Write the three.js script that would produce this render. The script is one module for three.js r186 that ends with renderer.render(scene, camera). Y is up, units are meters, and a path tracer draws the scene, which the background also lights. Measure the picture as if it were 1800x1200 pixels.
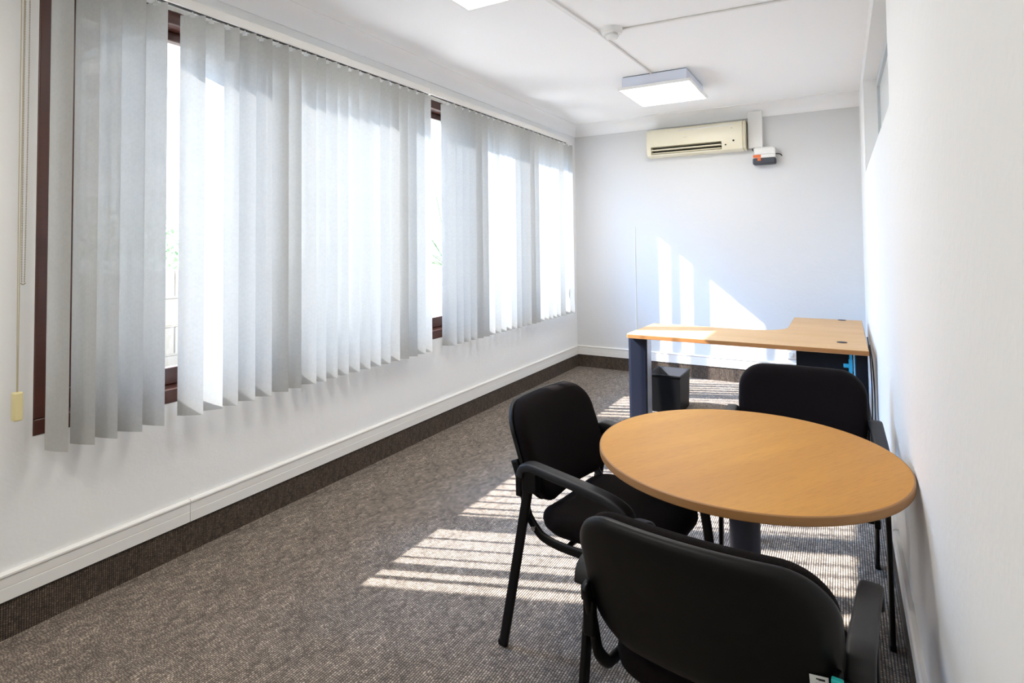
import * as THREE from 'three';
import { Sky } from 'three/addons/objects/Sky.js';
import { RoundedBoxGeometry } from 'three/addons/geometries/RoundedBoxGeometry.js';
import { mergeGeometries, mergeVertices, toCreasedNormals } from 'three/addons/utils/BufferGeometryUtils.js';
import { RectAreaLightUniformsLib } from 'three/addons/lights/RectAreaLightUniformsLib.js';

// ------------------------------------------------------------------ camera, sky, sun, lamps, exposure
const scene = new THREE.Scene();
const renderer = new THREE.WebGLRenderer({ antialias: true });
renderer.toneMapping = THREE.LinearToneMapping;
renderer.toneMappingExposure = 1.47;
renderer.shadowMap.enabled = true;
RectAreaLightUniformsLib.init();

// lens: wide angle with rise (shifted lens), eye 1.40 m above the carpet
const camera = new THREE.PerspectiveCamera(2 * Math.atan(600 / 1007.72) * 180 / Math.PI, 1.5, 0.05, 200);
camera.matrixAutoUpdate = true;
{
  const R = new THREE.Vector3(0.866963, -0.011047, -0.49825), U = new THREE.Vector3(0.026009, 0.999395, 0.023098);
  const B = new THREE.Vector3().crossVectors(R, U);
  camera.quaternion.setFromRotationMatrix(new THREE.Matrix4().makeBasis(R, U, B));
  camera.position.set(2.6618, 1.4045, 6.1143);
  camera.setViewOffset(1800, 1200, -0.47, 204.79, 1800, 1200);
}
scene.add(camera);

const SUN = new THREE.Vector3(-1, 0.85, 0.39).normalize();
const sky = new Sky();
sky.scale.setScalar(1000);
sky.material.uniforms.turbidity.value = 10;
sky.material.uniforms.rayleigh.value = 0.07;
sky.material.uniforms.mieCoefficient.value = 0.012;
sky.material.uniforms.mieDirectionalG.value = 0.8;
sky.material.uniforms.sunPosition.value.copy(SUN);
scene.add(sky);
scene.environmentIntensity = 1.3;   // hazy bright sky

const sun = new THREE.DirectionalLight(new THREE.Color(1, 0.965, 0.93), 17);
sun.position.set(1.4, 0.8, 3).addScaledVector(SUN, 30);
sun.target.position.set(1.4, 0.8, 3);
sun.castShadow = true;
Object.assign(sun.shadow.camera, { left: -9, right: 9, top: 9, bottom: -9, near: 1, far: 60 });
sun.shadow.mapSize.set(4096, 4096);
scene.add(sun, sun.target);

const LAMP = 12.5;              // ceiling panels, nits in scene units
const LAMP_GLOW = 2.6;

// ------------------------------------------------------------------ helpers
let seed = 7;
const rnd = () => { seed = (seed * 1664525 + 1013904223) >>> 0; return seed / 4294967296; };
const rr = (a, b) => a + (b - a) * rnd();
const used = new Map();
function numbered(name) { const n = used.get(name) || 0; used.set(name, n + 1); return n ? name + '_' + String(n).padStart(3, '0') : name; }
function shade(o) { o.traverse((c) => { if (c.isMesh) { c.castShadow = true; c.receiveShadow = true; } }); return o; }
function thing(name, label, category, pos = [0, 0, 0], turn = 0, group) {
  const o = new THREE.Group(); o.name = numbered(name); o.position.set(...pos); o.rotation.y = turn;
  o.userData = { label, category }; if (group) o.userData.group = group;
  scene.add(o); return o;
}
function part(name, geo, mat, parent, label) {
  const g = Array.isArray(geo) ? merge(geo) : geo;
  const m = new THREE.Mesh(g, mat); m.name = name; m.castShadow = true; m.receiveShadow = true;
  if (label) m.userData.label = label;
  parent.add(m); return m;
}
function solo(name, geo, mat, label, category, group) {
  const m = part(numbered(name), geo, mat, scene); m.userData = { label, category }; if (group) m.userData.group = group; return m;
}
function struct(name, geo, mat) { const m = part(name, geo, mat, scene); m.userData.kind = 'structure'; return m; }
function structGroup(name) { const g = new THREE.Group(); g.name = name; g.userData.kind = 'structure'; scene.add(g); return g; }
function clean(g) {
  g = g.index ? g.toNonIndexed() : g;
  for (const k of Object.keys(g.attributes)) if (!['position', 'normal', 'uv'].includes(k)) g.deleteAttribute(k);
  if (!g.attributes.normal) g.computeVertexNormals();
  if (!g.attributes.uv) g.setAttribute('uv', new THREE.Float32BufferAttribute(new Float32Array(g.attributes.position.count * 2), 2));
  g.clearGroups();
  return g;
}
function merge(list) { return mergeGeometries(list.map(clean), false); }
// box between two corners, uv in metres by dominant normal
function worldUV(g, s = 1) {
  g = clean(g); const p = g.attributes.position, n = g.attributes.normal, uv = g.attributes.uv;
  for (let i = 0; i < p.count; i++) {
    const ax = Math.abs(n.getX(i)), ay = Math.abs(n.getY(i)), az = Math.abs(n.getZ(i));
    if (ay >= ax && ay >= az) uv.setXY(i, p.getX(i) * s, p.getZ(i) * s);
    else if (ax >= az) uv.setXY(i, p.getZ(i) * s, p.getY(i) * s);
    else uv.setXY(i, p.getX(i) * s, p.getY(i) * s);
  }
  return g;
}
function bx(x0, x1, y0, y1, z0, z1) {
  const g = new THREE.BoxGeometry(x1 - x0, y1 - y0, z1 - z0); g.translate((x0 + x1) / 2, (y0 + y1) / 2, (z0 + z1) / 2); return worldUV(g);
}
function rbx(x0, x1, y0, y1, z0, z1, r = 0.005, seg = 2) {
  const g = new RoundedBoxGeometry(x1 - x0, y1 - y0, z1 - z0, seg, r); g.translate((x0 + x1) / 2, (y0 + y1) / 2, (z0 + z1) / 2); return worldUV(g);
}
function cyl(x, z, y0, y1, r0, r1 = r0, n = 32) { const g = new THREE.CylinderGeometry(r1, r0, y1 - y0, n); g.translate(x, (y0 + y1) / 2, z); return clean(g); }
// extrude a profile [[a,b]...] along an axis: 'x' => profile is (z,y); 'z' => profile is (x,y)
function extr(profile, axis, s0, s1, curve = 1) {
  const sh = new THREE.Shape(profile.map(([a, b]) => new THREE.Vector2(a, b)));
  const g = new THREE.ExtrudeGeometry(sh, { depth: s1 - s0, bevelEnabled: false, curveSegments: curve });
  if (axis === 'z') g.translate(0, 0, s0);
  else { g.rotateY(-Math.PI / 2); g.scale(-1, 1, 1); flip(g); g.translate(s0, 0, 0); }
  return worldUV(toCreasedNormals(clean(g), 0.6));
}
function flip(g) { // reverse winding of a non-indexed geometry
  if (g.index) { const a = g.index.array; for (let i = 0; i < a.length; i += 3) { const t = a[i]; a[i] = a[i + 2]; a[i + 2] = t; } g.computeVertexNormals(); return; }
  for (const k of Object.keys(g.attributes)) {
    const at = g.attributes[k], n = at.itemSize;
    for (let i = 0; i < at.count; i += 3) for (let c = 0; c < n; c++) { const t = at.array[i * n + c]; at.array[i * n + c] = at.array[(i + 2) * n + c]; at.array[(i + 2) * n + c] = t; }
  }
  g.computeVertexNormals();
}
// closed pad made of rounded-rectangle rings: rings = [[inset, depth], ...] front to back
function rrOutline(w, h, r, n = 12) {
  r = Math.max(0.0005, Math.min(r, w / 2 - 1e-4, h / 2 - 1e-4)); const pts = [];
  const c = [[w / 2 - r, h / 2 - r, 0], [-(w / 2 - r), h / 2 - r, 1], [-(w / 2 - r), -(h / 2 - r), 2], [w / 2 - r, -(h / 2 - r), 3]];
  for (const [x, y, q] of c) {
    for (let i = 0; i <= n; i++) { const a = (q + i / n) * Math.PI / 2; pts.push([x + r * Math.cos(a), y + r * Math.sin(a)]); }
    const [nx, ny, nq] = c[(q + 1) % 4]; const a1 = (q + 1) * Math.PI / 2, p0 = [x + r * Math.cos(a1), y + r * Math.sin(a1)], p1 = [nx + r * Math.cos(a1), ny + r * Math.sin(a1)];
    for (let i = 1; i < 8; i++) pts.push([p0[0] + (p1[0] - p0[0]) * i / 8, p0[1] + (p1[1] - p0[1]) * i / 8]);
  }
  return pts;
}
function pad(w, h, r, rings, deform = (p) => p) {
  const pos = [], uv = [], idx = []; let N = 0;
  rings.forEach(([ins, d]) => {
    const o = rrOutline(w - 2 * ins, h - 2 * ins, r - ins); N = o.length;
    for (const [x, y] of o) { const p = deform([x, y, d]); pos.push(...p); uv.push(x, y); }
  });
  const cap = (d) => { const p = deform([0, 0, d]); pos.push(...p); uv.push(0, 0); return pos.length / 3 - 1; };
  const c0 = cap(rings[0][1]), c1 = cap(rings[rings.length - 1][1]);
  for (let k = 0; k < rings.length - 1; k++) for (let i = 0; i < N; i++) {
    const j = (i + 1) % N, a = k * N + i, b = k * N + j, c = (k + 1) * N + i, d = (k + 1) * N + j;
    idx.push(a, c, b, b, c, d);
  }
  for (let i = 0; i < N; i++) { const j = (i + 1) % N, L = (rings.length - 1) * N; idx.push(c0, i, j, c1, L + j, L + i); }
  const g = new THREE.BufferGeometry(); g.setAttribute('position', new THREE.Float32BufferAttribute(pos, 3)); g.setAttribute('uv', new THREE.Float32BufferAttribute(uv, 2)); g.setIndex(idx);
  g.computeVertexNormals(); return g;
}
// sweep a rounded oval bar (w along the in-plane normal, t along x) through points lying in planes x = const
function bar(points, w, t, n = 40, caps = true, pow = 3) {
  const curve = new THREE.CatmullRomCurve3(points.map((p) => new THREE.Vector3(...p)), false, 'catmullrom', 0.35);
  const M = 16, pos = [], idx = [];
  for (let i = 0; i <= n; i++) {
    const p = curve.getPointAt(i / n), tg = curve.getTangentAt(i / n), X = new THREE.Vector3(1, 0, 0);
    X.addScaledVector(tg, -X.dot(tg)).normalize(); const Nn = new THREE.Vector3().crossVectors(tg, X).normalize();
    for (let k = 0; k < M; k++) {
      const a = k / M * 2 * Math.PI, c = Math.cos(a), s = Math.sin(a), f = (v) => Math.sign(v) * Math.pow(Math.abs(v), 2 / pow);
      const q = p.clone().addScaledVector(X, f(c) * t / 2).addScaledVector(Nn, f(s) * w / 2); pos.push(q.x, q.y, q.z);
    }
  }
  for (let i = 0; i < n; i++) for (let k = 0; k < M; k++) { const j = (k + 1) % M, a = i * M + k, b = i * M + j, c = a + M, d = b + M; idx.push(a, b, c, b, d, c); }
  if (caps) for (const [row, s] of [[0, 1], [n, -1]]) {
    const p = curve.getPointAt(row / n); pos.push(p.x, p.y, p.z); const ci = pos.length / 3 - 1;
    for (let k = 0; k < M; k++) { const j = (k + 1) % M, a = row * M + k, b = row * M + j; s > 0 ? idx.push(ci, b, a) : idx.push(ci, a, b); }
  }
  const g = new THREE.BufferGeometry(); g.setAttribute('position', new THREE.Float32BufferAttribute(pos, 3)); g.setIndex(idx); g.computeVertexNormals(); return clean(g);
}
function tube(points, r, n = 40, m = 8) { return clean(new THREE.TubeGeometry(new THREE.CatmullRomCurve3(points.map((p) => new THREE.Vector3(...p))), n, r, m, false)); }

// ------------------------------------------------------------------ textures (periodic value noise)
function lattice(px, py, s) { let h = (px * 374761393 + py * 668265263 + s * 974634737) >>> 0; h = ((h ^ (h >>> 13)) * 1274126177) >>> 0; return ((h ^ (h >>> 16)) >>> 0) / 4294967296; }
function vnoise(u, v, fx, fy, s) { // u,v in 0..1, fx,fy cells
  const x = u * fx, y = v * fy, x0 = Math.floor(x), y0 = Math.floor(y), a = x - x0, b = y - y0, f = (t) => t * t * (3 - 2 * t), A = f(a), B = f(b);
  const L = (i, j) => lattice(((i % fx) + fx) % fx, ((j % fy) + fy) % fy, s);
  return (L(x0, y0) * (1 - A) + L(x0 + 1, y0) * A) * (1 - B) + (L(x0, y0 + 1) * (1 - A) + L(x0 + 1, y0 + 1) * A) * B;
}
function tex(w, h, fn, color, rx = 1, ry = 1) {
  const d = new Uint8Array(w * h * 4);
  for (let j = 0; j < h; j++) for (let i = 0; i < w; i++) {
    const c = fn((i + 0.5) / w, (j + 0.5) / h), k = (j * w + i) * 4;
    for (let q = 0; q < 3; q++) d[k + q] = Math.max(0, Math.min(255, (Array.isArray(c) ? c[q] : c) * 255)); d[k + 3] = 255;
  }
  const t = new THREE.DataTexture(d, w, h); t.wrapS = t.wrapT = THREE.RepeatWrapping; t.magFilter = THREE.LinearFilter; t.minFilter = THREE.LinearMipmapLinearFilter; t.generateMipmaps = true;
  if (color) t.colorSpace = THREE.SRGBColorSpace; t.repeat.set(rx, ry); t.needsUpdate = true; return t;
}
// carpet: loop pile in ribs running along v; tile 0.48 m
const RIBS = 52;
function carpetH(u, v) {
  const rib = u * RIBS, id = Math.floor(rib), a = rib - id, wob = vnoise(u, v, 24, 24, 3);
  const loops = v * 50 + lattice(id % RIBS, 0, 5) * 7 + wob * 1.4, b = loops - Math.floor(loops);
  const ribH = Math.pow(Math.sin(Math.PI * a), 0.7), loopH = 0.45 + 0.55 * Math.sin(Math.PI * b);
  return ribH * loopH * (0.65 + 0.35 * lattice(id, Math.floor(loops) % 4096, 9));
}
const carpetMap = tex(1024, 1024, (u, v) => {
  const h = carpetH(u, v), id = Math.floor(u * RIBS), sp = lattice(id, Math.floor(v * 50 + lattice(id % RIBS, 0, 5) * 7), 21);
  const m = 0.86 + 0.07 * (vnoise(u, v, 7, 7, 11) - 0.5) + 0.2 * (vnoise(u, v, 40, 16, 12) - 0.5), k = (0.36 + 0.90 * h) * m * (0.88 + 0.24 * sp);
  return [0.68 * k, 0.62 * k, 0.56 * k];
}, true);
const carpetBump = tex(1024, 1024, carpetH, false);
const wood = (c0, c1, s) => (u, v) => { // grain runs along u
  const band = vnoise(u, v, 2, 7, s) * 0.6 + vnoise(u, v, 3, 19, s + 1) * 0.4;
  const fleck = Math.pow(vnoise(u, v, 34, 300, s + 2), 3) * 0.28 + vnoise(u, v, 12, 420, s + 3) * 0.16;
  const t = Math.max(0, Math.min(1, 0.15 + band * 0.75 + fleck - 0.12));
  return [0, 1, 2].map((i) => c0[i] + (c1[i] - c0[i]) * t);
};
const deskMap = tex(1024, 1024, wood([0.83, 0.68, 0.50], [0.75, 0.585, 0.39], 31), true);
const tableMap = tex(1024, 1024, wood([0.82, 0.585, 0.20], [0.69, 0.455, 0.105], 51), true);
tableMap.rotation = -1.02;
const edgeMap = tex(512, 256, wood([0.70, 0.52, 0.33], [0.60, 0.42, 0.24], 71), true);
const mahogany = tex(512, 512, wood([0.40, 0.205, 0.14], [0.27, 0.115, 0.075], 91), true);
const plasterBump = tex(512, 512, (u, v) => 0.5 * vnoise(u, v, 9, 9, 101) + 0.3 * vnoise(u, v, 60, 60, 102) + 0.2 * vnoise(u, v, 200, 200, 103), false, 0.7, 0.7);
const weave = tex(256, 256, (u, v) => { const a = Math.sin(u * 2 * Math.PI * 40) * 0.5 + 0.5, b = Math.sin(v * 2 * Math.PI * 40) * 0.5 + 0.5; return ((Math.floor(u * 40) + Math.floor(v * 40)) % 2 ? a : b) * (0.7 + 0.3 * vnoise(u, v, 60, 60, 111)); }, false, 12, 12);
const vaneMap = tex(256, 512, (u, v) => { const k = 0.95 + 0.03 * vnoise(u, v, 12, 120, 121) + 0.02 * vnoise(u, v, 90, 10, 122); return [0.755 * k, 0.755 * k, 0.74 * k]; }, true);

// ------------------------------------------------------------------ materials
const std = (o) => new THREE.MeshStandardMaterial(o), phy = (o) => new THREE.MeshPhysicalMaterial(o);
const M = {
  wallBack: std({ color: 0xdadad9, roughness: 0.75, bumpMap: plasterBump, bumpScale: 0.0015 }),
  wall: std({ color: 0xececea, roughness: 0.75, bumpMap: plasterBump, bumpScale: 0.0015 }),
  ceiling: std({ color: 0xf7f7f6, roughness: 0.9, bumpMap: plasterBump, bumpScale: 0.001 }),
  trim: std({ color: 0xe9e7e2, roughness: 0.45 }),
  cornice: std({ color: 0xf4f4f3, roughness: 0.8 }),
  carpet: std({ map: carpetMap, bumpMap: carpetBump, bumpScale: 0.003, roughness: 1 }),
  skirt: std({ map: carpetMap, bumpMap: carpetBump, bumpScale: 0.003, roughness: 1, color: 0xaaa19a }),  // carpet tinted darker; shade on the upstand is put into the colour
  strip: std({ color: 0x14110f, roughness: 0.6 }),
  mahogany: phy({ map: mahogany, color: 0xd8d0ca, roughness: 0.32, clearcoat: 0.4, clearcoatRoughness: 0.25 }),
  glass: phy({ color: 0xffffff, transmission: 1, roughness: 0, thickness: 0, ior: 1.5 }),
  litPane: phy({ color: 0xd5dadb, roughness: 0.3 }),  // opaque pane; light from the next room is put into the pale colour
  greyPaint: std({ color: 0xc2c8cb, roughness: 0.5 }),
  vane: phy({ map: vaneMap, roughness: 0.95, transmission: 0.4, thickness: 0, side: THREE.DoubleSide }),
  rail: std({ color: 0xe8e6e0, roughness: 0.4 }),
  whitePlastic: std({ color: 0xe9e8e4, roughness: 0.4 }),
  clip: std({ color: 0xd9dcdc, roughness: 0.4 }),
  bead: std({ color: 0x9a907c, roughness: 0.4, metalness: 0.3 }),
  cordMat: std({ color: 0xb7ab90, roughness: 0.8 }),
  cream: std({ color: 0xdccf9a, roughness: 0.45 }),
  acCream: phy({ color: 0xe9e2c9, roughness: 0.38, clearcoat: 0.25, clearcoatRoughness: 0.3 }),
  acDark: std({ color: 0x2a2520, roughness: 0.7 }),
  acBlade: std({ color: 0xd7cfb4, roughness: 0.5 }),
  black: std({ color: 0x0b0b0b, roughness: 0.5 }),
  slate: std({ color: 0x3c4049, roughness: 0.55 }),
  orange: std({ color: 0xe06a2c, roughness: 0.5 }),
  lampBody: std({ color: 0xdfe5f2, roughness: 0.35 }),
  lampLip: std({ color: 0xf2f2f0, roughness: 0.4 }),
  glow: std({ color: 0xffffff, emissive: 0xffffff, emissiveIntensity: LAMP_GLOW, roughness: 0.5 }),
  gapShade: std({ color: 0x3c4654, roughness: 0.8 }),
  deskWood: std({ map: deskMap, roughness: 0.55 }),
  tableWood: std({ map: tableMap, roughness: 0.5 }),
  deskEdge: std({ map: edgeMap, color: 0xf0dcc0, roughness: 0.45 }),
  tableEdge: std({ map: edgeMap, roughness: 0.45 }),
  navy: phy({ color: 0x0d111e, roughness: 0.5, specularIntensity: 0.5 }),
  navyPanel: phy({ color: 0x0b0d14, roughness: 0.7, specularIntensity: 0.3 }),
  alu: std({ color: 0x8d96a6, roughness: 0.35, metalness: 0.7 }),
  columnGrey: std({ color: 0x4b4f5e, roughness: 0.4, metalness: 0.3 }),
  fabric: phy({ color: 0x120d0e, roughness: 1, specularIntensity: 0.25, bumpMap: weave, bumpScale: 0.0006 }),
  shell: phy({ color: 0x040405, roughness: 0.45, specularIntensity: 0.6 }),
  frame: phy({ color: 0x050506, roughness: 0.4, specularIntensity: 0.5 }),
  arm: phy({ color: 0x1b1b1d, roughness: 0.5, specularIntensity: 0.7 }),
  chrome: std({ color: 0xb9bcc0, roughness: 0.25, metalness: 1 }),
  plug: std({ color: 0xa9adb3, roughness: 0.5 }),
  bin: phy({ color: 0x050506, roughness: 0.55, specularIntensity: 0.35 }),
  binInLit: std({ color: 0x4a4a4d, roughness: 0.6 }),  // inner faces of the bin; light falling inside is put into this grey
  cyan: std({ color: 0x1f9ac4, roughness: 0.5 }),
  teal: std({ color: 0x27b3ae, roughness: 0.5 }),
  cable: std({ color: 0x1b2430, roughness: 0.5 }),
  outWhite: std({ color: 0xf4f3f0, roughness: 0.9 }),
  outBlock: std({ color: 0xd8d4ca, roughness: 0.9 }),
  outPane: std({ color: 0xc3cacd, roughness: 0.15 }),
  paving: std({ color: 0xd2ccc0, roughness: 1 }),
  leaf: phy({ color: 0x93b183, roughness: 0.9, transmission: 0.3, thickness: 0, side: THREE.DoubleSide }),
  trunk: std({ color: 0x7a6650, roughness: 1 }),
};

// ------------------------------------------------------------------ room shell (metres; window wall x = 0, far wall z = 0)
const W = 2.83, D = 7.3, HC = 2.736, HT = 2.628;       // width, length, ceiling, top of wall under the cornice
const T = 0.22;
const OZ0 = 0.32, OZ1 = 5.125, OY0 = 0.70, OY1 = 2.5;   // window opening
struct('floor', bx(-T, W + T, -0.15, 0, -T, D + T), M.carpet).geometry.attributes.uv.array.forEach((v, i, a) => { a[i] = v / 0.48; });
struct('ceiling', bx(-T, W + T, HC, HC + 0.15, -T, D + T), M.ceiling);
struct('wall_left', [bx(-T, 0, 0, OY0, 0, D), bx(-T, 0, OY1, HC, 0, D), bx(-T, 0, OY0, OY1, 0, OZ0), bx(-T, 0, OY0, OY1, OZ1, D), bx(-T - 0.01, -T + 0.01, 2.49, OY1, OZ0, OZ1)], M.wall);
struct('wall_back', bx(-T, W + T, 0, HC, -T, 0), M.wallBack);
struct('wall_front', bx(-T, W + T, 0, HC, D, D + T), M.wall);
const RZ0 = 1.09, RZ1 = 3.54, RY0 = 1.915, RY1 = 2.60;   // high window in the right wall
struct('wall_right', [bx(W, W + T, 0, RY0, 0, D), bx(W, W + T, RY1, HC, 0, D), bx(W, W + T, RY0, RY1, 0, RZ0), bx(W, W + T, RY0, RY1, RZ1, D), bx(W + 0.17, W + T, RY0, RY1, RZ0, RZ1)], M.wall);
{
  const w = structGroup('window_2');
  const f = 0.07, x0 = W + 0.085, x1 = W + 0.13;
  part('window_frame', [bx(x0, x1, RY0, RY0 + f, RZ0, RZ1), bx(x0, x1, RY1 - f, RY1, RZ0, RZ1), bx(x0, x1, RY0 + f, RY1 - f, RZ0, RZ0 + f), bx(x0, x1, RY0 + f, RY1 - f, RZ1 - f, RZ1)], M.greyPaint, w);
  part('window_pane', bx(x0 + 0.018, x0 + 0.028, RY0 + f, RY1 - f, RZ0 + f, RZ1 - f), M.litPane, w);
}
// cornices
const cove = (p, h, n = 8) => { const a = [[0, 0]]; for (let i = 0; i <= n; i++) { const t = i / n * Math.PI / 2; a.push([p - (p) * Math.cos(t), h * Math.sin(t) - 0.0]); } return a; };
{
  const prof = (p, h) => { const a = []; const n = 10; a.push([0, HC]); a.push([0, HC - h]); a.push([0.012, HC - h]); for (let i = 0; i <= n; i++) { const t = i / n * Math.PI / 2; a.push([0.012 + (p - 0.012) * (1 - Math.cos(t)), HC - h + (h - 0.006) * Math.sin(t)]); } a.push([p, HC]); return a.reverse(); };
  struct('trim_1', extr(prof(0.11, 0.108), 'z', 0, D), M.cornice);
  struct('trim_2', extr(prof(0.2, 0.108), 'x', 0, W), M.cornice);
}
// skirting: carpet upstand and white board above it
{
  const board = [[0, 0.137], [0.016, 0.137], [0.016, 0.183], [0.0145, 0.185], [0.016, 0.187], [0.016, 0.222], [0.02, 0.226], [0.02, 0.233], [0.014, 0.239], [0, 0.239]];
  struct('baseboard_left', [extr(board, 'z', 0, 4.526), extr(board, 'z', 4.5285, D)], M.trim);
  struct('baseboard_back', extr(board, 'x', 0, W), M.trim);
  const mir = board.map(([a, b]) => [W - a, b]).reverse();
  struct('baseboard_right', [extr(mir, 'z', 0, 3.31), extr(mir, 'z', 3.325, D)], M.trim);
  const sk = (name, g) => { const m = struct(name, g, M.skirt); const uv = m.geometry.attributes.uv.array; for (let i = 0; i < uv.length; i++) uv[i] /= 0.4; };
  sk('trim_3', bx(0, 0.012, 0, 0.134, 0, D)); sk('trim_4', bx(0.012, W - 0.012, 0, 0.134, 0, 0.012)); sk('trim_5', bx(W - 0.012, W, 0, 0.134, 0, D));
  struct('trim_6', [bx(0, 0.0165, 0.1335, 0.1375, 0.0, D), bx(0, W, 0.1335, 0.1375, 0, 0.0165), bx(W - 0.0165, W, 0.1335, 0.1375, 0, D)], M.strip);
}
// window_1: mahogany frame, sashes between mullions, panes
{
  const w = structGroup('window_1');
  const X0 = -0.15, X1 = 0.004, a = 0.062;
  const round = (x0, x1, y0, y1, z0, z1) => rbx(x0, x1, y0, y1, z0, z1, 0.006);
  part('window_frame', [round(X0, X1, OY0, OY0 + a, OZ0, OZ1), round(X0, X1, OY1 - a, OY1, OZ0, OZ1), round(X0, X1, OY0 + a, OY1 - a, OZ1 - a, OZ1), round(X0, X1, OY0 + a, OY1 - a, OZ0, OZ0 + a * 0.9)], M.mahogany, w);
  const muls = [4.12, 3.2, 2.24, 1.34];
  const edges = [OZ1 - a, ...muls, OZ0 + a * 0.9];
  for (const z of muls) part('mullion', round(X0 - 0.0, -0.06, OY0 + a, OY1 - a, z - 0.03, z + 0.03), M.mahogany, w);
  for (let i = 0; i < edges.length - 1; i++) {
    const z1 = edges[i] - (i ? 0.03 : 0), z0 = edges[i + 1] + (i < edges.length - 2 ? 0.03 : 0), last = i === edges.length - 2, s = last ? 0.02 : 0.045, st = i === 0 ? 0.125 : 0.045;
    const y0 = OY0 + a, y1 = OY1 - a, xs0 = -0.145, xs1 = -0.095;
    const sash = part('window_sash', [round(xs0, xs1, y0, y0 + 0.078, z0, z1), round(xs0, xs1, y1 - 0.045, y1, z0, z1), round(xs0, xs1, y0 + 0.078, y1 - 0.045, z1 - st, z1), round(xs0, xs1, y0 + 0.078, y1 - 0.045, z0, z0 + (last ? 0.012 : 0.045))], M.mahogany, w);
    part('window_pane', bx(-0.123, -0.118, y0 + 0.07, y1 - 0.04, z0 + 0.01, z1 - st + 0.01), M.glass, sash);
  }
}

// ------------------------------------------------------------------ vertical blinds
const VX = 0.091, VW = 0.112, VT = 2.474, VB = 0.648;
function vaneGeo() { // one curved strip hanging from the origin, width along local x
  const nx = 8, ny = 12, g = new THREE.PlaneGeometry(VW, VT - VB, nx, ny); g.translate(0, -(VT - VB) / 2, 0);
  const p = g.attributes.position, uv = g.attributes.uv;
  for (let i = 0; i < p.count; i++) { const x = p.getX(i) / (VW / 2); p.setZ(i, 0.0035 * (1 - x * x)); uv.setXY(i, uv.getX(i), uv.getY(i) * 2); }
  g.computeVertexNormals(); return g;
}
const VG = vaneGeo();
const CLIP = merge([rbx(-0.012, 0.012, -0.012, 0.004, 0.004, 0.008, 0.001), bx(-0.003, 0.003, 0.0, 0.022, 0.004, 0.007)]);
const DEG = Math.PI / 180, SUNA = Math.atan(0.39);
function makeBlind(label, z1, z0, vanes) {
  const b = thing('vertical_blind', label, 'blind', [VX, 0, (z0 + z1) / 2], 0, undefined);
  const oz = (z0 + z1) / 2;
  part('headrail', [rbx(-0.022, 0.022, 2.494, 2.536, z0 - oz, z1 - oz, 0.004), bx(-0.0225, 0.0225, 2.4925, 2.4945, z0 - oz + 0.02, z1 - oz - 0.02)], M.rail, b);
  for (let k = 0; k <= 3; k++) { const z = z0 + 0.15 + (z1 - z0 - 0.3) * k / 3 - oz; part('bracket', [bx(-VX, 0.0, 2.535, 2.54, z - 0.015, z + 0.015), bx(-VX, -VX + 0.004, 2.50, 2.56, z - 0.015, z + 0.015)], M.rail, b); }
  part('rail_slot', bx(-0.008, 0.008, 2.488, 2.4935, z0 - oz + 0.01, z1 - oz - 0.01), M.black, b);
  for (const [z, d] of vanes) {
    // angle measured from +x towards -z; d degrees beyond the sun's own bearing
    const v = part('vane', VG, M.vane, b); v.position.set(0, VT, z - oz); v.rotation.y = SUNA + d * DEG;
    part('hanger', CLIP, M.clip, v);
  }
  return b;
}
const v1 = [[5.085, -5], [5.0, -1], [4.918, -4], [4.83, 3], [4.738, -1],
  [4.576, 14], [4.487, 32], [4.40, 7], [4.308, 8], [4.214, 8], [4.112, 6], [4.03, 7], [3.93, 11], [3.86, 9], [3.775, 8], [3.69, 8], [3.602, 10], [3.512, 8], [3.422, 13], [3.332, 10], [3.242, 14], [3.152, 10], [3.062, 8], [2.972, 12], [2.9, 12]];
makeBlind('near vertical blind with wide grey-white vanes, left of the gap showing palm leaves', 5.55, 2.836, v1);
const v2 = []; { const ds = [4, 3, 4, 6, 16, 22, 26, 14, 24, 28, 16, 5, 4, 8, 4, 22, 30, 26, 18, 28, 22]; for (let i = 0; i < 21; i++) v2.push([2.6 - i * 0.0921, ds[i]]); v2.push([0.645, 5], [0.508, 38], [0.406, 22]); }
const blind2 = makeBlind('far vertical blind with narrow-looking vanes, ending beside the room corner', 2.822, 0.44, v2);
// cords of the two blinds hang from their rails
function beadChain(x, y0, y1, z, w) {
  const list = [], ball = new THREE.SphereGeometry(0.0024, 6, 4);
  for (let y = y1; y > y0; y -= 0.0062) for (const s of [-1, 1]) list.push(ball.clone().translate(x, y, z + s * w / 2 * (0.6 + 0.4 * Math.sin((y - y0) * 2))));
  for (let i = 1; i < 6; i++) { const a = Math.PI + i / 6 * Math.PI; list.push(ball.clone().translate(x, y0 + Math.sin(a) * w * 0.6, z + Math.cos(a) * w / 2)); }
  return merge(list);
}
{
  const b = scene.children.find((o) => o.name === 'vertical_blind'), oz = b.position.z;
  part('control_chain', beadChain(-0.012, 1.285, 2.49, 5.19 - oz, 0.014), M.bead, b);
  const c = part('tilt_cord', [tube([[-0.012, 2.49, 5.20 - oz], [-0.012, 1.6, 5.2 - oz], [-0.012, 0.89, 5.2 - oz]], 0.0016, 8, 6), tube([[-0.012, 2.49, 5.208 - oz], [-0.012, 1.6, 5.207 - oz], [-0.012, 0.89, 5.203 - oz]], 0.0016, 8, 6)], M.cordMat, b);
  part('cord_weight', [rbx(-0.027, 0.003, 0.79, 0.892, 5.187 - oz, 5.215 - oz, 0.006, 3)], M.cream, c);
}
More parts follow.
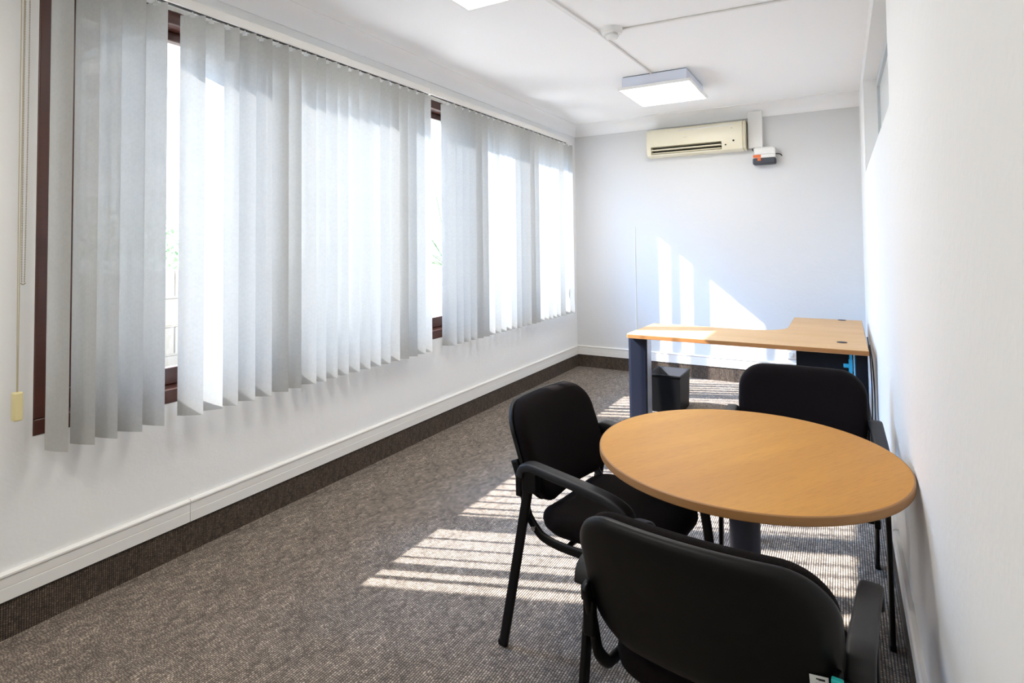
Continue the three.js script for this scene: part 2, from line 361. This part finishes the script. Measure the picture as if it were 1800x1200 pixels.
{
  const oz = blind2.position.z;
  const c = part('tilt_cord', [tube([[-0.005, 2.49, 0.462 - oz], [-0.005, 1.6, 0.462 - oz], [-0.005, 0.93, 0.462 - oz]], 0.0018, 8, 6), tube([[-0.005, 2.49, 0.545 - oz], [-0.004, 1.8, 0.545 - oz], [-0.004, 1.0, 0.53 - oz]], 0.0018, 8, 6)], M.cordMat, blind2);
  part('cord_weight', rbx(-0.018, 0.012, 0.84, 0.93, 0.45 - oz, 0.478 - oz, 0.006, 3), M.cream, c);
}

// ------------------------------------------------------------------ ceiling fittings
function panelLight(label, x0, x1, z0, z1) {
  const cx = (x0 + x1) / 2, cz = (z0 + z1) / 2, w = (x1 - x0) / 2, d = (z1 - z0) / 2, y = 2.626;
  const t = thing('ceiling_light', label, 'ceiling light', [cx, y, cz]);
  part('housing', rbx(-w + 0.03, w - 0.03, 0.022, HC - y - 0.006, -d + 0.03, d - 0.02, 0.004), M.lampBody, t);
  part('gapShade', bx(-w + 0.035, w - 0.035, HC - y - 0.007, HC - y, -d + 0.035, d - 0.03), M.gapShade, t);  // dark slab: shade of the gap below the ceiling, put into its colour
  const lip = 0.012;
  part('bezel', [rbx(-w, w, -0.001, 0.022, -d, -d + lip, 0.003), rbx(-w, w, -0.001, 0.022, d - lip, d, 0.003), bx(-w, -w + lip, 0, 0.022, -d + lip, d - lip), bx(w - lip, w, 0, 0.022, -d + lip, d - lip), bx(-w + lip, w - lip, 0.014, 0.022, -d + lip, d - lip)], M.lampLip, t);
  part('diffuser', bx(-w + lip, w - lip, 0.002, 0.014, -d + lip, d - lip), M.glow, t);
  const L = new THREE.RectAreaLight(0xfffaf2, LAMP, 2 * (w - lip), 2 * (d - lip)); L.position.set(0, -0.004, 0); L.rotation.x = -Math.PI / 2; t.add(L);
  return t;
}
panelLight('square white light panel on the ceiling in front of the air conditioner', 1.127, 1.7, 1.055, 1.715);
panelLight('added square light panel behind the viewer, unseen, brightening the near walls', 0.9, 1.48, 6.2, 6.85);  // added out of view to brighten the near walls
panelLight('square white light panel cut off by the top edge of the photo', 0.992, 1.57, 3.645, 4.3);
{
  const t = thing('smoke_detector', 'round white detector on the ceiling where the thin conduits meet', 'detector', [1.452, HC, 2.735]);
  const lathe = (pts) => clean(new THREE.LatheGeometry(pts.map(([r, y]) => new THREE.Vector2(r, y)), 40));
  part('base', lathe([[0.0, -0.034], [0.05, -0.034], [0.062, -0.03], [0.066, -0.02], [0.068, 0]]), M.whitePlastic, t);
  part('sensing_head', lathe([[0.0, -0.066], [0.022, -0.0655], [0.036, -0.06], [0.042, -0.05], [0.042, -0.044], [0.038, -0.042], [0.038, -0.034]]), M.whitePlastic, t);
  part('vent_slot', lathe([[0.0, -0.0445], [0.0385, -0.0445], [0.0385, -0.042], [0, -0.042]]), M.slate, t);
}
const conduit = (a, b, r) => { const A = new THREE.Vector3(...a), B = new THREE.Vector3(...b), L = A.distanceTo(B), g = new THREE.CylinderGeometry(r, r, L, 12, 1); g.rotateX(Math.PI / 2); g.lookAt(B.clone().sub(A)); g.translate((a[0] + b[0]) / 2, (a[1] + b[1]) / 2, (a[2] + b[2]) / 2); return clean(g); };
solo('conduit', [(() => { const g = new THREE.BoxGeometry(0.028, 0.012, 2.16); g.rotateY(-0.083); g.translate(1.2725, HC - 0.0065, 3.845); return worldUV(g); })(), conduit([1.36, HC - 0.0075, 2.79], [1.40, HC - 0.0075, 1.69], 0.007)], M.whitePlastic, 'long white conduit running along the ceiling to the square light panel', 'conduit');
solo('conduit', conduit([1.5, HC - 0.006, 2.715], [W, HC - 0.006, 2.63], 0.006), M.whitePlastic, 'thin white conduit crossing the ceiling from the detector to the right wall', 'conduit');

// ------------------------------------------------------------------ air conditioner and its trunking on the far wall
{
  const t = thing('air_conditioner', 'cream split air conditioner mounted high on the far wall', 'air conditioner', [0.895, 2.305, 0]);
  const full = [[0, 0], [0.105, 0], [0.135, 0.012], [0.152, 0.04], [0.163, 0.085], [0.168, 0.14], [0.166, 0.2], [0.158, 0.25], [0.14, 0.278], [0.115, 0.288], [0, 0.29]];
  const cut = [[0, 0], [0.105, 0], [0.132, 0.01], [0.142, 0.022], [0.07, 0.03], [0.08, 0.095], [0.164, 0.098], [0.168, 0.14], [0.166, 0.2], [0.158, 0.25], [0.14, 0.278], [0.115, 0.288], [0, 0.29]];
  part('body', [extr(full, 'x', 0, 0.045), extr(cut, 'x', 0.045, 0.755), extr(full, 'x', 0.755, 0.95)], M.acCream, t);
  part('side_cover', extr(full.map(([z, y]) => [z * 0.985, 0.003 + y * 0.98]), 'x', 0.952, 0.975), M.acBlade, t);
  part('outlet', bx(0.046, 0.754, 0.028, 0.094, 0.068, 0.084), M.acDark, t);
  const blade = (y, z) => { const g = rbx(0.05, 0.75, y - 0.006, y + 0.006, z - 0.03, z + 0.03, 0.004); return g; };
  part('louvre', blade(0.066, 0.128), M.acCream, t); part('louvre', blade(0.034, 0.112), M.acBlade, t);
  part('front_panel', extr([[0.1605, 0.245], [0.167, 0.2], [0.1695, 0.14], [0.1655, 0.108], [0.162, 0.108], [0.164, 0.14], [0.162, 0.2], [0.156, 0.245]], 'x', 0.012, 0.94), M.acCream, t);
  part('crease_highlight', extr([[0.156, 0.243], [0.165, 0.247], [0.163, 0.254], [0.154, 0.256]], 'x', 0.33, 0.86), M.whitePlastic, t);  // whiter strip: highlight along the front panel, put into the colour
  const disc = (x, y, z, r) => { const g = new THREE.CylinderGeometry(r, r, 0.008, 20); g.rotateX(Math.PI / 2); g.translate(x, y, z); return clean(g); };
  part('sensor_window', disc(0.868, 0.092, 0.163, 0.0095), M.black, t);
  part('indicator', rbx(0.785, 0.8, 0.052, 0.064, 0.15, 0.16, 0.002), M.acDark, t);
  part('emblem', rbx(0.385, 0.42, 0.168, 0.173, 0.1665, 0.1695, 0.0008), M.acBlade, t, 'small dull emblem');
  part('emblem', rbx(0.845, 0.86, 0.214, 0.219, 0.164, 0.168, 0.0008), M.plug, t, 'small grey mark');
}
solo('pipe_trunking', rbx(1.885, 2.015, 2.322, HC - 0.055, 0, 0.065, 0.003), M.whitePlastic, 'white vertical pipe trunking beside the air conditioner', 'trunking');
{
  const t = thing('condensate_pump', 'small two-tone box with an orange label under the white trunking', 'pump box', [2.03, 2.15, 0]);
  part('housing', rbx(-0.095, 0.1, 0.095, 0.16, 0, 0.095, 0.012, 3), M.whitePlastic, t);
  part('lid', [rbx(-0.085, 0.085, 0.13, 0.17, 0.005, 0.085, 0.008, 3), rbx(-0.03, -0.012, 0.14, 0.171, 0.03, 0.09, 0.004)], M.whitePlastic, t);
  part('reservoir', rbx(-0.105, 0.1, 0.0, 0.064, 0.002, 0.1, 0.016, 3), M.slate, t);
  part('band', rbx(-0.103, 0.1, 0.062, 0.096, 0.001, 0.1, 0.006, 2), M.whitePlastic, t);
  part('label_strip', [rbx(-0.1, -0.028, 0.066, 0.094, 0.098, 0.1025, 0.001), rbx(-0.06, -0.03, 0.035, 0.062, 0.098, 0.1025, 0.001)], M.orange, t, 'orange label');
  part('cable', tube([[0.085, 0.1, 0.05], [0.115, 0.1, 0.03], [0.14, 0.094, 0.01], [0.15, 0.08, 0.004]], 0.005, 16), M.cable, t);
  part('drain_pipe', tube([[-0.112, 0.165, 0.03], [-0.105, 0.15, 0.04], [-0.09, 0.13, 0.05]], 0.006, 12), M.cable, t);
}
solo('sun_sliver', rbx(0.692, 0.702, 0.239, 1.575, 0, 0.006, 0.002), M.whitePlastic, 'thin vertical sliver of sunlight made as a white strip on the far wall left of the sunlit bars', 'trunking');  // white strip stands in for a sliver of sunlight on the wall
{
  const t = thing('power_socket', 'white power socket low on the far wall seen under the desk', 'socket', [2.217, 0.318, 0]);
  part('plate', rbx(-0.043, 0.043, -0.043, 0.043, 0, 0.009, 0.003), M.whitePlastic, t);
  const g = new THREE.CylinderGeometry(0.02, 0.022, 0.02, 24); g.rotateX(Math.PI / 2); g.translate(-0.004, 0.006, 0.018); part('knob', g, M.whitePlastic, t);
}

// ------------------------------------------------------------------ L-shaped desk
{
  const t = thing('l_shaped_desk', 'L-shaped pale beech desk with dark navy legs at the far end', 'desk', [0, 0, 0]);
  const outline = (o = 0) => {
    const s = new THREE.Shape(); // x, -z
    s.moveTo(1.275 - o, -2.0 - o); s.lineTo(2.785 + o, -2.0 - o); s.lineTo(2.785 + o, -0.48 + o); s.lineTo(2.285 - o, -0.48 + o);
    s.lineTo(2.285 - o, -1.1); s.quadraticCurveTo(2.285 - o, -1.39 + o, 2.0, -1.39 + o); s.lineTo(1.285 - o, -1.36 + o); s.lineTo(1.26 - o, -1.97 - o); s.closePath();
    return s;
  };
  const top = new THREE.ExtrudeGeometry(outline(), { depth: 0.026, bevelEnabled: true, bevelThickness: 0.002, bevelSize: 0.002, bevelSegments: 1, curveSegments: 16 });
  top.rotateX(-Math.PI / 2); top.translate(0, 0.702, 0); const tg = worldUV(toCreasedNormals(clean(top), 0.5));
  part('tabletop', tg, M.deskWood, t);
  // edge band: thin wall round the outline
  const pts = outline(0.0035).getPoints(16), pos = [], uv = [], idx = []; let run = 0;
  pts.forEach((p, i) => { const q = pts[(i + 1) % pts.length], l = p.distanceTo(q), b = pos.length / 3; pos.push(p.x, 0.7025, -p.y, q.x, 0.7025, -q.y, q.x, 0.7275, -q.y, p.x, 0.7275, -p.y); uv.push(run, 0, run + l, 0, run + l, 0.05, run, 0.05); run += l; idx.push(b, b + 1, b + 2, b, b + 2, b + 3); });
  const eg = new THREE.BufferGeometry(); eg.setAttribute('position', new THREE.Float32BufferAttribute(pos, 3)); eg.setAttribute('uv', new THREE.Float32BufferAttribute(uv, 2)); eg.setIndex(idx); eg.computeVertexNormals();
  part('edge_band', eg, M.deskEdge, t, 'darker tan edge band');
  const post = (x0, x1, z0, z1) => { // post with a rounded left side
    const s = new THREE.Shape(), r = 0.04; s.moveTo(x0 + r, -z1); s.lineTo(x1 - 0.006, -z1); s.lineTo(x1, -z1 + 0.006); s.lineTo(x1, -z0); s.lineTo(x0 + r, -z0); s.quadraticCurveTo(x0, -z0, x0, -z0 - r); s.lineTo(x0, -z1 + r); s.quadraticCurveTo(x0, -z1, x0 + r, -z1);
    const g = new THREE.ExtrudeGeometry(s, { depth: 0.68, bevelEnabled: false, curveSegments: 10 }); g.rotateX(-Math.PI / 2); g.translate(0, 0.02, 0); return toCreasedNormals(clean(g), 0.7);
  };
  const lg = part('leg', post(1.24, 1.383, 1.79, 1.92), M.navy, t); part('trim_strip', bx(1.383, 1.387, 0.03, 0.69, 1.8, 1.9), M.alu, lg);
  part('foot', rbx(1.245, 1.38, 0, 0.02, 1.5, 1.93, 0.004), M.navy, t);
  part('leg', post(2.715, 2.782, 1.79, 1.95), M.navyPanel, t);
  part('foot', rbx(2.72, 2.78, 0, 0.02, 1.5, 1.94, 0.004), M.navyPanel, t);
  part('modesty_panel', rbx(2.383, 2.675, 0.06, 0.7, 1.9, 1.92, 0.003), M.navyPanel, t);
  part('leg', post(2.32, 2.72, 0.55, 0.60), M.navyPanel, t);
  for (const z of [0.52, 1.73]) { const g = part('grommet', [cyl(2.645, z, 0.729, 0.733, 0.032, 0.03)], M.black, t); part('slot', bx(2.625, 2.665, 0.733, 0.734, z - 0.006, z + 0.006), M.slate, g); }
}
{
  const t = thing('cable_strap', 'bright cyan strap hanging under the desk beside the right leg', 'strap', [2.695, 0, 1.928]);
  part('strap', [rbx(-0.012, 0.004, 0.2, 0.7, -0.002, 0.002, 0.001), tube([[0.016, 0.7, 0], [0.018, 0.5, 0.004], [0.016, 0.3, 0]], 0.003, 16)], M.cyan, t);
  part('hook', [rbx(-0.045, -0.005, 0.605, 0.63, -0.004, 0.006, 0.004), rbx(-0.016, 0.006, 0.58, 0.66, -0.004, 0.006, 0.004)], M.cyan, t);
}
for (const [dx, dz, lab] of [[0.002, 0, 'nearer black cable dangling between the desk and the right wall'], [0, -0.35, 'farther black cable looping off the desk edge by the right wall']])
  solo('cable', tube([[2.799 + dx, 0.72, 1.7 + dz], [2.808 + dx, 0.62, 1.82 + dz], [2.81 + dx, 0.4, 1.95 + dz], [2.805 + dx, 0.15, 1.97 + dz], [2.803 + dx, 0.02, 1.9 + dz]], 0.004, 40), M.cable, lab, 'cable');
// waste bin on the floor under the desk
{
  const t = thing('waste_bin', 'square black waste bin on the carpet under the desk', 'bin', [1.36, 0, 1.2]);
  const w0 = 0.252, w1 = 0.266, d0 = 0.31, d1 = 0.33, h = 0.31, th = 0.006, wall = [];
  const quad = (a, b, c, d) => { const g = new THREE.BufferGeometry(); g.setAttribute('position', new THREE.Float32BufferAttribute([...a, ...b, ...c, ...a, ...c, ...d], 3)); g.computeVertexNormals(); return clean(g); };
  const ring = (w, d, y) => [[-w / 2, y, d / 2], [w / 2, y, d / 2], [w / 2, y, -d / 2], [-w / 2, y, -d / 2]];
  const o0 = ring(w0, d0, 0), o1 = ring(w1, d1, h), i1 = ring(w1 - 2 * th, d1 - 2 * th, h), i0 = ring(w0 - 2 * th, d0 - 2 * th, th);
  for (let k = 0; k < 4; k++) { const j = (k + 1) % 4; wall.push(quad(o0[k], o0[j], o1[j], o1[k]), quad(o1[k], o1[j], i1[j], i1[k])); }
  wall.push(quad(o0[3], o0[2], o0[1], o0[0]));
  part('shell', wall, M.bin, t);
  const inn = []; for (let k = 0; k < 4; k++) { const j = (k + 1) % 4; inn.push(quad(i0[j], i0[k], i1[k], i1[j])); } inn.push(quad(i0[0], i0[1], i0[2], i0[3]));
  part('lit_inside', inn, M.binInLit, t);
  part('rim', [rbx(-w1 / 2 - 0.006, w1 / 2 + 0.006, h - 0.014, h, d1 / 2 - 0.004, d1 / 2 + 0.006, 0.003), rbx(-w1 / 2 - 0.006, w1 / 2 + 0.006, h - 0.014, h, -d1 / 2 - 0.006, -d1 / 2 + 0.004, 0.003), rbx(-w1 / 2 - 0.006, -w1 / 2 + 0.004, h - 0.014, h, -d1 / 2, d1 / 2, 0.003), rbx(w1 / 2 - 0.004, w1 / 2 + 0.006, h - 0.014, h, -d1 / 2, d1 / 2, 0.003)], M.bin, t);
}

// ------------------------------------------------------------------ round table
{
  const t = thing('round_table', 'round beech meeting table with a grey column, between three black chairs', 'table', [2.366, 0, 4.113]);
  const r = 0.46, lathe = (pts, n = 128) => clean(new THREE.LatheGeometry(pts.map(([a, y]) => new THREE.Vector2(a, y)), n));
  part('tabletop', worldUV(lathe([[0, 0.705], [r - 0.004, 0.705], [r - 0.003, 0.705], [r - 0.003, 0.7285], [r - 0.005, 0.73], [0, 0.73]].map((p) => p))), M.tableWood, t);
  const e = lathe([[r - 0.004, 0.7045], [r - 0.001, 0.7055], [r, 0.708], [r, 0.7265], [r - 0.0012, 0.729], [r - 0.0045, 0.7302]]); const uv = e.attributes.uv; for (let i = 0; i < uv.count; i++) uv.setXY(i, uv.getX(i) * 3, uv.getY(i) * 0.06);
  part('edge_band', e, M.tableEdge, t, 'brown edge band');
  part('column', lathe([[0.047, 0.02], [0.047, 0.68]], 48), M.columnGrey, t);
  part('top_plate', lathe([[0, 0.678], [0.11, 0.678], [0.12, 0.69], [0.12, 0.7045], [0, 0.7045]], 48), M.columnGrey, t);
  part('base', lathe([[0, 0], [0.27, 0], [0.275, 0.006], [0.268, 0.014], [0.15, 0.028], [0.06, 0.04], [0.047, 0.06], [0, 0.06]], 64), M.columnGrey, t);
}

// ------------------------------------------------------------------ chairs (local: +z forward, feet at y = 0)
function bent(tiltY0, z0, slope, bend) { return ([x, y, d]) => { const yy = y, zz = z0 - slope * (yy) + bend * x * x; return [x, yy + tiltY0, zz + d]; }; }
function makeChair(label) {
  const c = thing('visitor_chair', label, 'chair');
  // backrest: cushion in front, plastic shell behind
  const by = 0.66, bz = -0.252, sl = 0.36, bd = 0.55;
  const D1 = bent(by, bz, sl, bd);
  const roundTop = ([x, y, d]) => D1([x * (1 - 0.05 * Math.max(0, -y / 0.17)), y, d]);
  part('backrest', pad(0.504, 0.338, 0.1, [[0.14, 0.042], [0.09, 0.043], [0.05, 0.0425], [0.03, 0.041], [0.015, 0.036], [0.006, 0.028], [0.001, 0.018], [0, 0.006], [0.002, -0.006], [0.008, -0.010], [0.06, -0.011], [0.14, -0.011]], roundTop), M.fabric, c);
  part('back_shell', pad(0.516, 0.34, 0.102, [[0.14, -0.012], [0.06, -0.012], [0.012, -0.01], [0.003, -0.008], [0, -0.014], [0.002, -0.022], [0.008, -0.029], [0.018, -0.034], [0.035, -0.0375], [0.06, -0.039], [0.1, -0.04], [0.15, -0.04]], roundTop), M.shell, c);
  // seat with waterfall front
  const SD = ([x, y, d]) => { const f = y; return [x, 0.452 + d - (f > 0.12 ? 2.2 * (f - 0.12) * (f - 0.12) : 0) - (f < -0.15 ? 0 : 0) - 0.012 * (1 - Math.min(1, (x / 0.2) ** 2)) * (d > 0 ? 1 : 0), f + 0.03]; };
  const seat = pad(0.474, 0.45, 0.1, [[0.19, 0.026], [0.1, 0.027], [0.05, 0.026], [0.025, 0.022], [0.01, 0.014], [0.002, 0.003], [0, -0.012], [0.004, -0.028], [0.014, -0.038], [0.05, -0.04], [0.19, -0.04]], SD);
  flip(seat); part('seat', seat, M.fabric, c);
  part('seat_pan', (() => { const g = pad(0.44, 0.41, 0.09, [[0.18, -0.04], [0.004, -0.04], [0, -0.045], [0.01, -0.05], [0.18, -0.05]], SD); flip(g); return g; })(), M.shell, c);
  for (const s of [-1, 1]) {
    const x = s * 0.277;
    part('rear_leg', bar([[x, 0.008, -0.295], [x, 0.3, -0.235], [x, 0.625, -0.17]], 0.036, 0.018, 12), M.frame, c);
    part('front_leg', bar([[x, 0.008, 0.259], [x, 0.3, 0.25], [x, 0.56, 0.205]], 0.036, 0.018, 12), M.frame, c);
    for (const z of [-0.296, 0.259]) part('foot_cap', rbx(x - 0.0095, x + 0.0095, 0, 0.022, z - 0.0175, z + 0.0175, 0.004), M.frame, c);
    // armrest: flat plastic bar, rounded rear block, front bent down on to the leg
    const arm = part('armrest', bar([[x, 0.606, -0.205], [x, 0.634, -0.197], [x, 0.645, -0.165], [x, 0.636, -0.08], [x, 0.622, 0.03], [x, 0.606, 0.125], [x, 0.583, 0.18], [x, 0.535, 0.208]], 0.03, 0.05, 60, true, 4), M.arm, c);
    part('arm_socket', rbx(x - 0.016, x + 0.016, 0.56, 0.63, -0.2, -0.14, 0.006), M.frame, arm);
    // seat rail that curves up into the back
    const xs = s * 0.247;
    const rail = part('seat_rail', bar([[xs, 0.392, 0.2], [xs, 0.392, 0.05], [xs, 0.393, -0.08], [xs, 0.408, -0.15], [xs, 0.46, -0.2], [xs, 0.53, -0.222], [xs, 0.6, -0.245], [xs, 0.64, -0.26]], 0.03, 0.016, 60), M.frame, c);
    part('rail_plug', rbx(xs - 0.01, xs + 0.01, 0.376, 0.408, 0.196, 0.21, 0.004), M.frame, rail);
    part('back_bracket', rbx(xs - 0.012, xs + 0.014, 0.52, 0.6, -0.25, -0.225, 0.005), M.frame, rail);
    const bolt = new THREE.CylinderGeometry(0.008, 0.008, 0.012, 14); bolt.rotateZ(Math.PI / 2); bolt.translate(xs + s * 0.012, 0.43, -0.172); part('bolt', bolt, M.chrome, rail);
  }
  for (const z of [-0.06, 0.17]) part('crossbar', (() => { const g = new THREE.CylinderGeometry(0.009, 0.009, 0.49, 14); g.rotateZ(Math.PI / 2); g.translate(0, 0.385, z); return clean(g); })(), M.frame, c);
  return c;
}
const place = (c, x, z, a) => { c.position.set(x, 0, z); c.rotation.y = Math.PI / 2 - a; return c; };
const GRP = 'visitor chairs around the round table';
const chairA = makeChair('black armchair left of the round table, its front towards the right wall');
const copy = (label) => { const r = chairA.clone(); r.name = numbered('visitor_chair'); r.userData = { label, category: 'chair', group: GRP }; scene.add(r); return r; };
chairA.userData.group = GRP;
const chairB = copy('nearest black armchair, seen from behind with a small white barcode sticker');
const chairC = copy('black armchair facing the viewer between the round table and the desk');
place(chairA, 1.922, 4.113, 0.116); place(chairB, 2.411, 4.662, -1.49); place(chairC, 2.492, 3.477, 1.535);
{ // stickers on the back of the nearest chair
  const cv = document.createElement('canvas'); cv.width = 128; cv.height = 160; const g = cv.getContext('2d');
  g.fillStyle = '#e9ecea'; g.fillRect(0, 0, 128, 160); g.fillStyle = '#161616'; g.fillRect(44, 24, 60, 12); g.fillRect(60, 36, 44, 6);
  for (let i = 0, x = 40; i < 22; i++) { const w = 1 + Math.floor(rnd() * 4); g.fillRect(x, 66, w, 62); x += w + 1 + Math.floor(rnd() * 3); if (x > 100) break; }
  const tx = new THREE.CanvasTexture(cv); tx.colorSpace = THREE.SRGBColorSpace;
const lab = new THREE.PlaneGeometry(0.03, 0.042, 4, 4), lp = lab.attributes.position;
  for (let i = 0; i < lp.count; i++) { const x = -0.216 - lp.getX(i), y = 0.606 + lp.getY(i); lp.setXYZ(i, x, y, -0.252 - 0.36 * (y - 0.66) + 0.55 * x * x - 0.0412); }
  lab.computeVertexNormals();
  part('sticker', lab, std({ map: tx, roughness: 0.6 }), chairB, 'white barcode sticker');
  part('tag', rbx(-0.257, -0.238, 0.628, 0.646, -0.281, -0.27, 0.002), M.teal, chairB, 'teal sticker');
}

// ------------------------------------------------------------------ outside
struct('wall_sun_block', bx(-1.0, -T - 0.012, -0.6, 3.2, 5.072, 5.5), M.outWhite);  // added pier, unseen; keeps the sun off the nearest vanes
struct('ground', bx(-60, -T, -0.75, -0.6, -70, 60), M.paving);
{
  const w = thing('garden_wall', 'pale block retaining wall outside the near gap in the blinds', 'wall', [-6.1, -0.6, 0]);
  const cols = 5, rows = 4, bw = 1.2, bh = 0.42, variants = [0xdcd8ce, 0xd2cdc2, 0xe2dfd6].map((c) => std({ color: c, roughness: 0.95 }));
  const bg = new RoundedBoxGeometry(0.3, bh - 0.025, bw - 0.02, 1, 0.012);
  for (let r = 0; r < rows; r++) for (let k = 0; k < cols; k++) { const m = part('block', bg, variants[Math.floor(rnd() * 3)], w); m.position.set(rr(-0.006, 0.006), (r + 0.5) * bh, -1.2 + k * bw + (r % 2 ? bw / 2 : 0)); }
  part('core', bx(-0.16, 0.11, 0, rows * bh - 0.01, -1.8, 4.75), M.outBlock, w);
}
function leafTri(len, wid, a, b, origin) { // a slender leaflet as two triangles
  const dir = new THREE.Vector3(Math.cos(b) * Math.cos(a), Math.sin(b), Math.cos(b) * Math.sin(a)), side = new THREE.Vector3(-Math.sin(a), 0, Math.cos(a)).multiplyScalar(wid / 2);
  const mid = origin.clone().addScaledVector(dir, len * 0.45), tip = origin.clone().addScaledVector(dir, len); tip.y -= len * 0.1;
  const p = [origin, mid.clone().add(side), mid.clone().sub(side), mid.clone().add(side), tip, mid.clone().sub(side)];
  return p.flatMap((v) => [v.x, v.y, v.z]);
}
function fromTris(a) { const g = new THREE.BufferGeometry(); g.setAttribute('position', new THREE.Float32BufferAttribute(a, 3)); g.computeVertexNormals(); return clean(g); }
{
  const h = thing('shrub', 'leafy shrub growing behind the pale block wall outside', 'shrub', [-7.1, 0.6, 1.2]);
  const tri = []; for (let i = 0; i < 2600; i++) { const o = new THREE.Vector3(rr(-0.45, 0.4), rr(0.3, 1.25) + 0.25 * Math.sin(i), rr(-2.4, 2.6)); tri.push(...leafTri(rr(0.1, 0.2), 0.06, rr(0, 6.28), rr(-0.4, 1.1), o)); }
  part('foliage', fromTris(tri), M.leaf, h);
  for (let i = 0; i < 5; i++) part('stem', tube([[-0.1, -1.2, -2 + i], [rr(-0.1, 0.1), 0, -2 + i], [rr(-0.3, 0.3), 0.9, -2 + i + rr(-0.3, 0.3)]], 0.03, 8, 6), M.trunk, h);
}
{
  const p = thing('palm', 'pale green palm with feathery fronds outside the gap between the blinds', 'palm', [-5.0, -0.6, -4.3]);
  part('trunk', cyl(0, 0, 0, 1.5, 0.16, 0.12, 14), M.trunk, p);
  for (let f = 0; f < 26; f++) {
    const az = f * 2.399 + rr(-0.2, 0.2), el = 0.15 + 1.15 * ((f * 7) % 13) / 13, L = rr(1.6, 2.3), tri = [], rach = [];
    for (let i = 0; i <= 26; i++) {
      const t = i / 26, r = L * t * Math.cos(el) * (1 + 0.1 * t), y = 1.5 + L * t * Math.sin(el) - 0.75 * L * t * t * Math.cos(el) * 0.8, o = new THREE.Vector3(Math.cos(az) * r, y, Math.sin(az) * r);
      rach.push([o.x, o.y, o.z]);
      if (i > 3) for (const s of [-1, 1]) tri.push(...leafTri(0.5 * Math.sin(Math.PI * (0.12 + 0.8 * t)) + 0.08, 0.035, az + s * (1.15 - 0.5 * t), rr(-0.15, 0.25), o));
    }
    const fr = part('frond', fromTris(tri), M.leaf, p); part('rachis', tube(rach.filter((_, i) => i % 4 === 0 || i === 26), 0.012, 14, 5), M.leaf, fr);
  }
}
{
  const b = thing('apartment_building', 'white building with rows of windows far beyond the palm', 'building', [-17, -0.6, -17], -Math.PI / 2);
  part('facade', bx(-4, 0, 0, 13, -14, 12), M.outWhite, b);
  part('parapet', bx(-4.05, 0.08, 13, 13.5, -14.05, 12.05), M.outWhite, b);
  const pane = bx(0.0, 0.03, 0, 1.1, -0.55, 0.55), fr = merge([bx(0, 0.1, -0.08, 0, -0.65, 0.65), bx(0, 0.1, 1.1, 1.18, -0.65, 0.65), bx(0, 0.1, 0, 1.1, -0.65, -0.55), bx(0, 0.1, 0, 1.1, 0.55, 0.65), bx(0, 0.06, 0, 1.1, -0.03, 0.03)]);
  for (let r = 0; r < 5; r++) for (let k = 0; k < 10; k++) { const w = part('window', fr, M.outWhite, b); w.position.set(0, 1 + r * 2.45, -12.6 + k * 2.55); part('pane', pane, M.outPane, w); }
  const c = b.clone(); c.name = numbered('apartment_building'); c.position.set(-44.5, -0.6, -18); c.scale.y = 1.4; scene.add(c);
  c.userData = { label: 'farther white building with windows, beyond the pale block wall', category: 'building' };
}
shade(scene);
renderer.render(scene, camera);
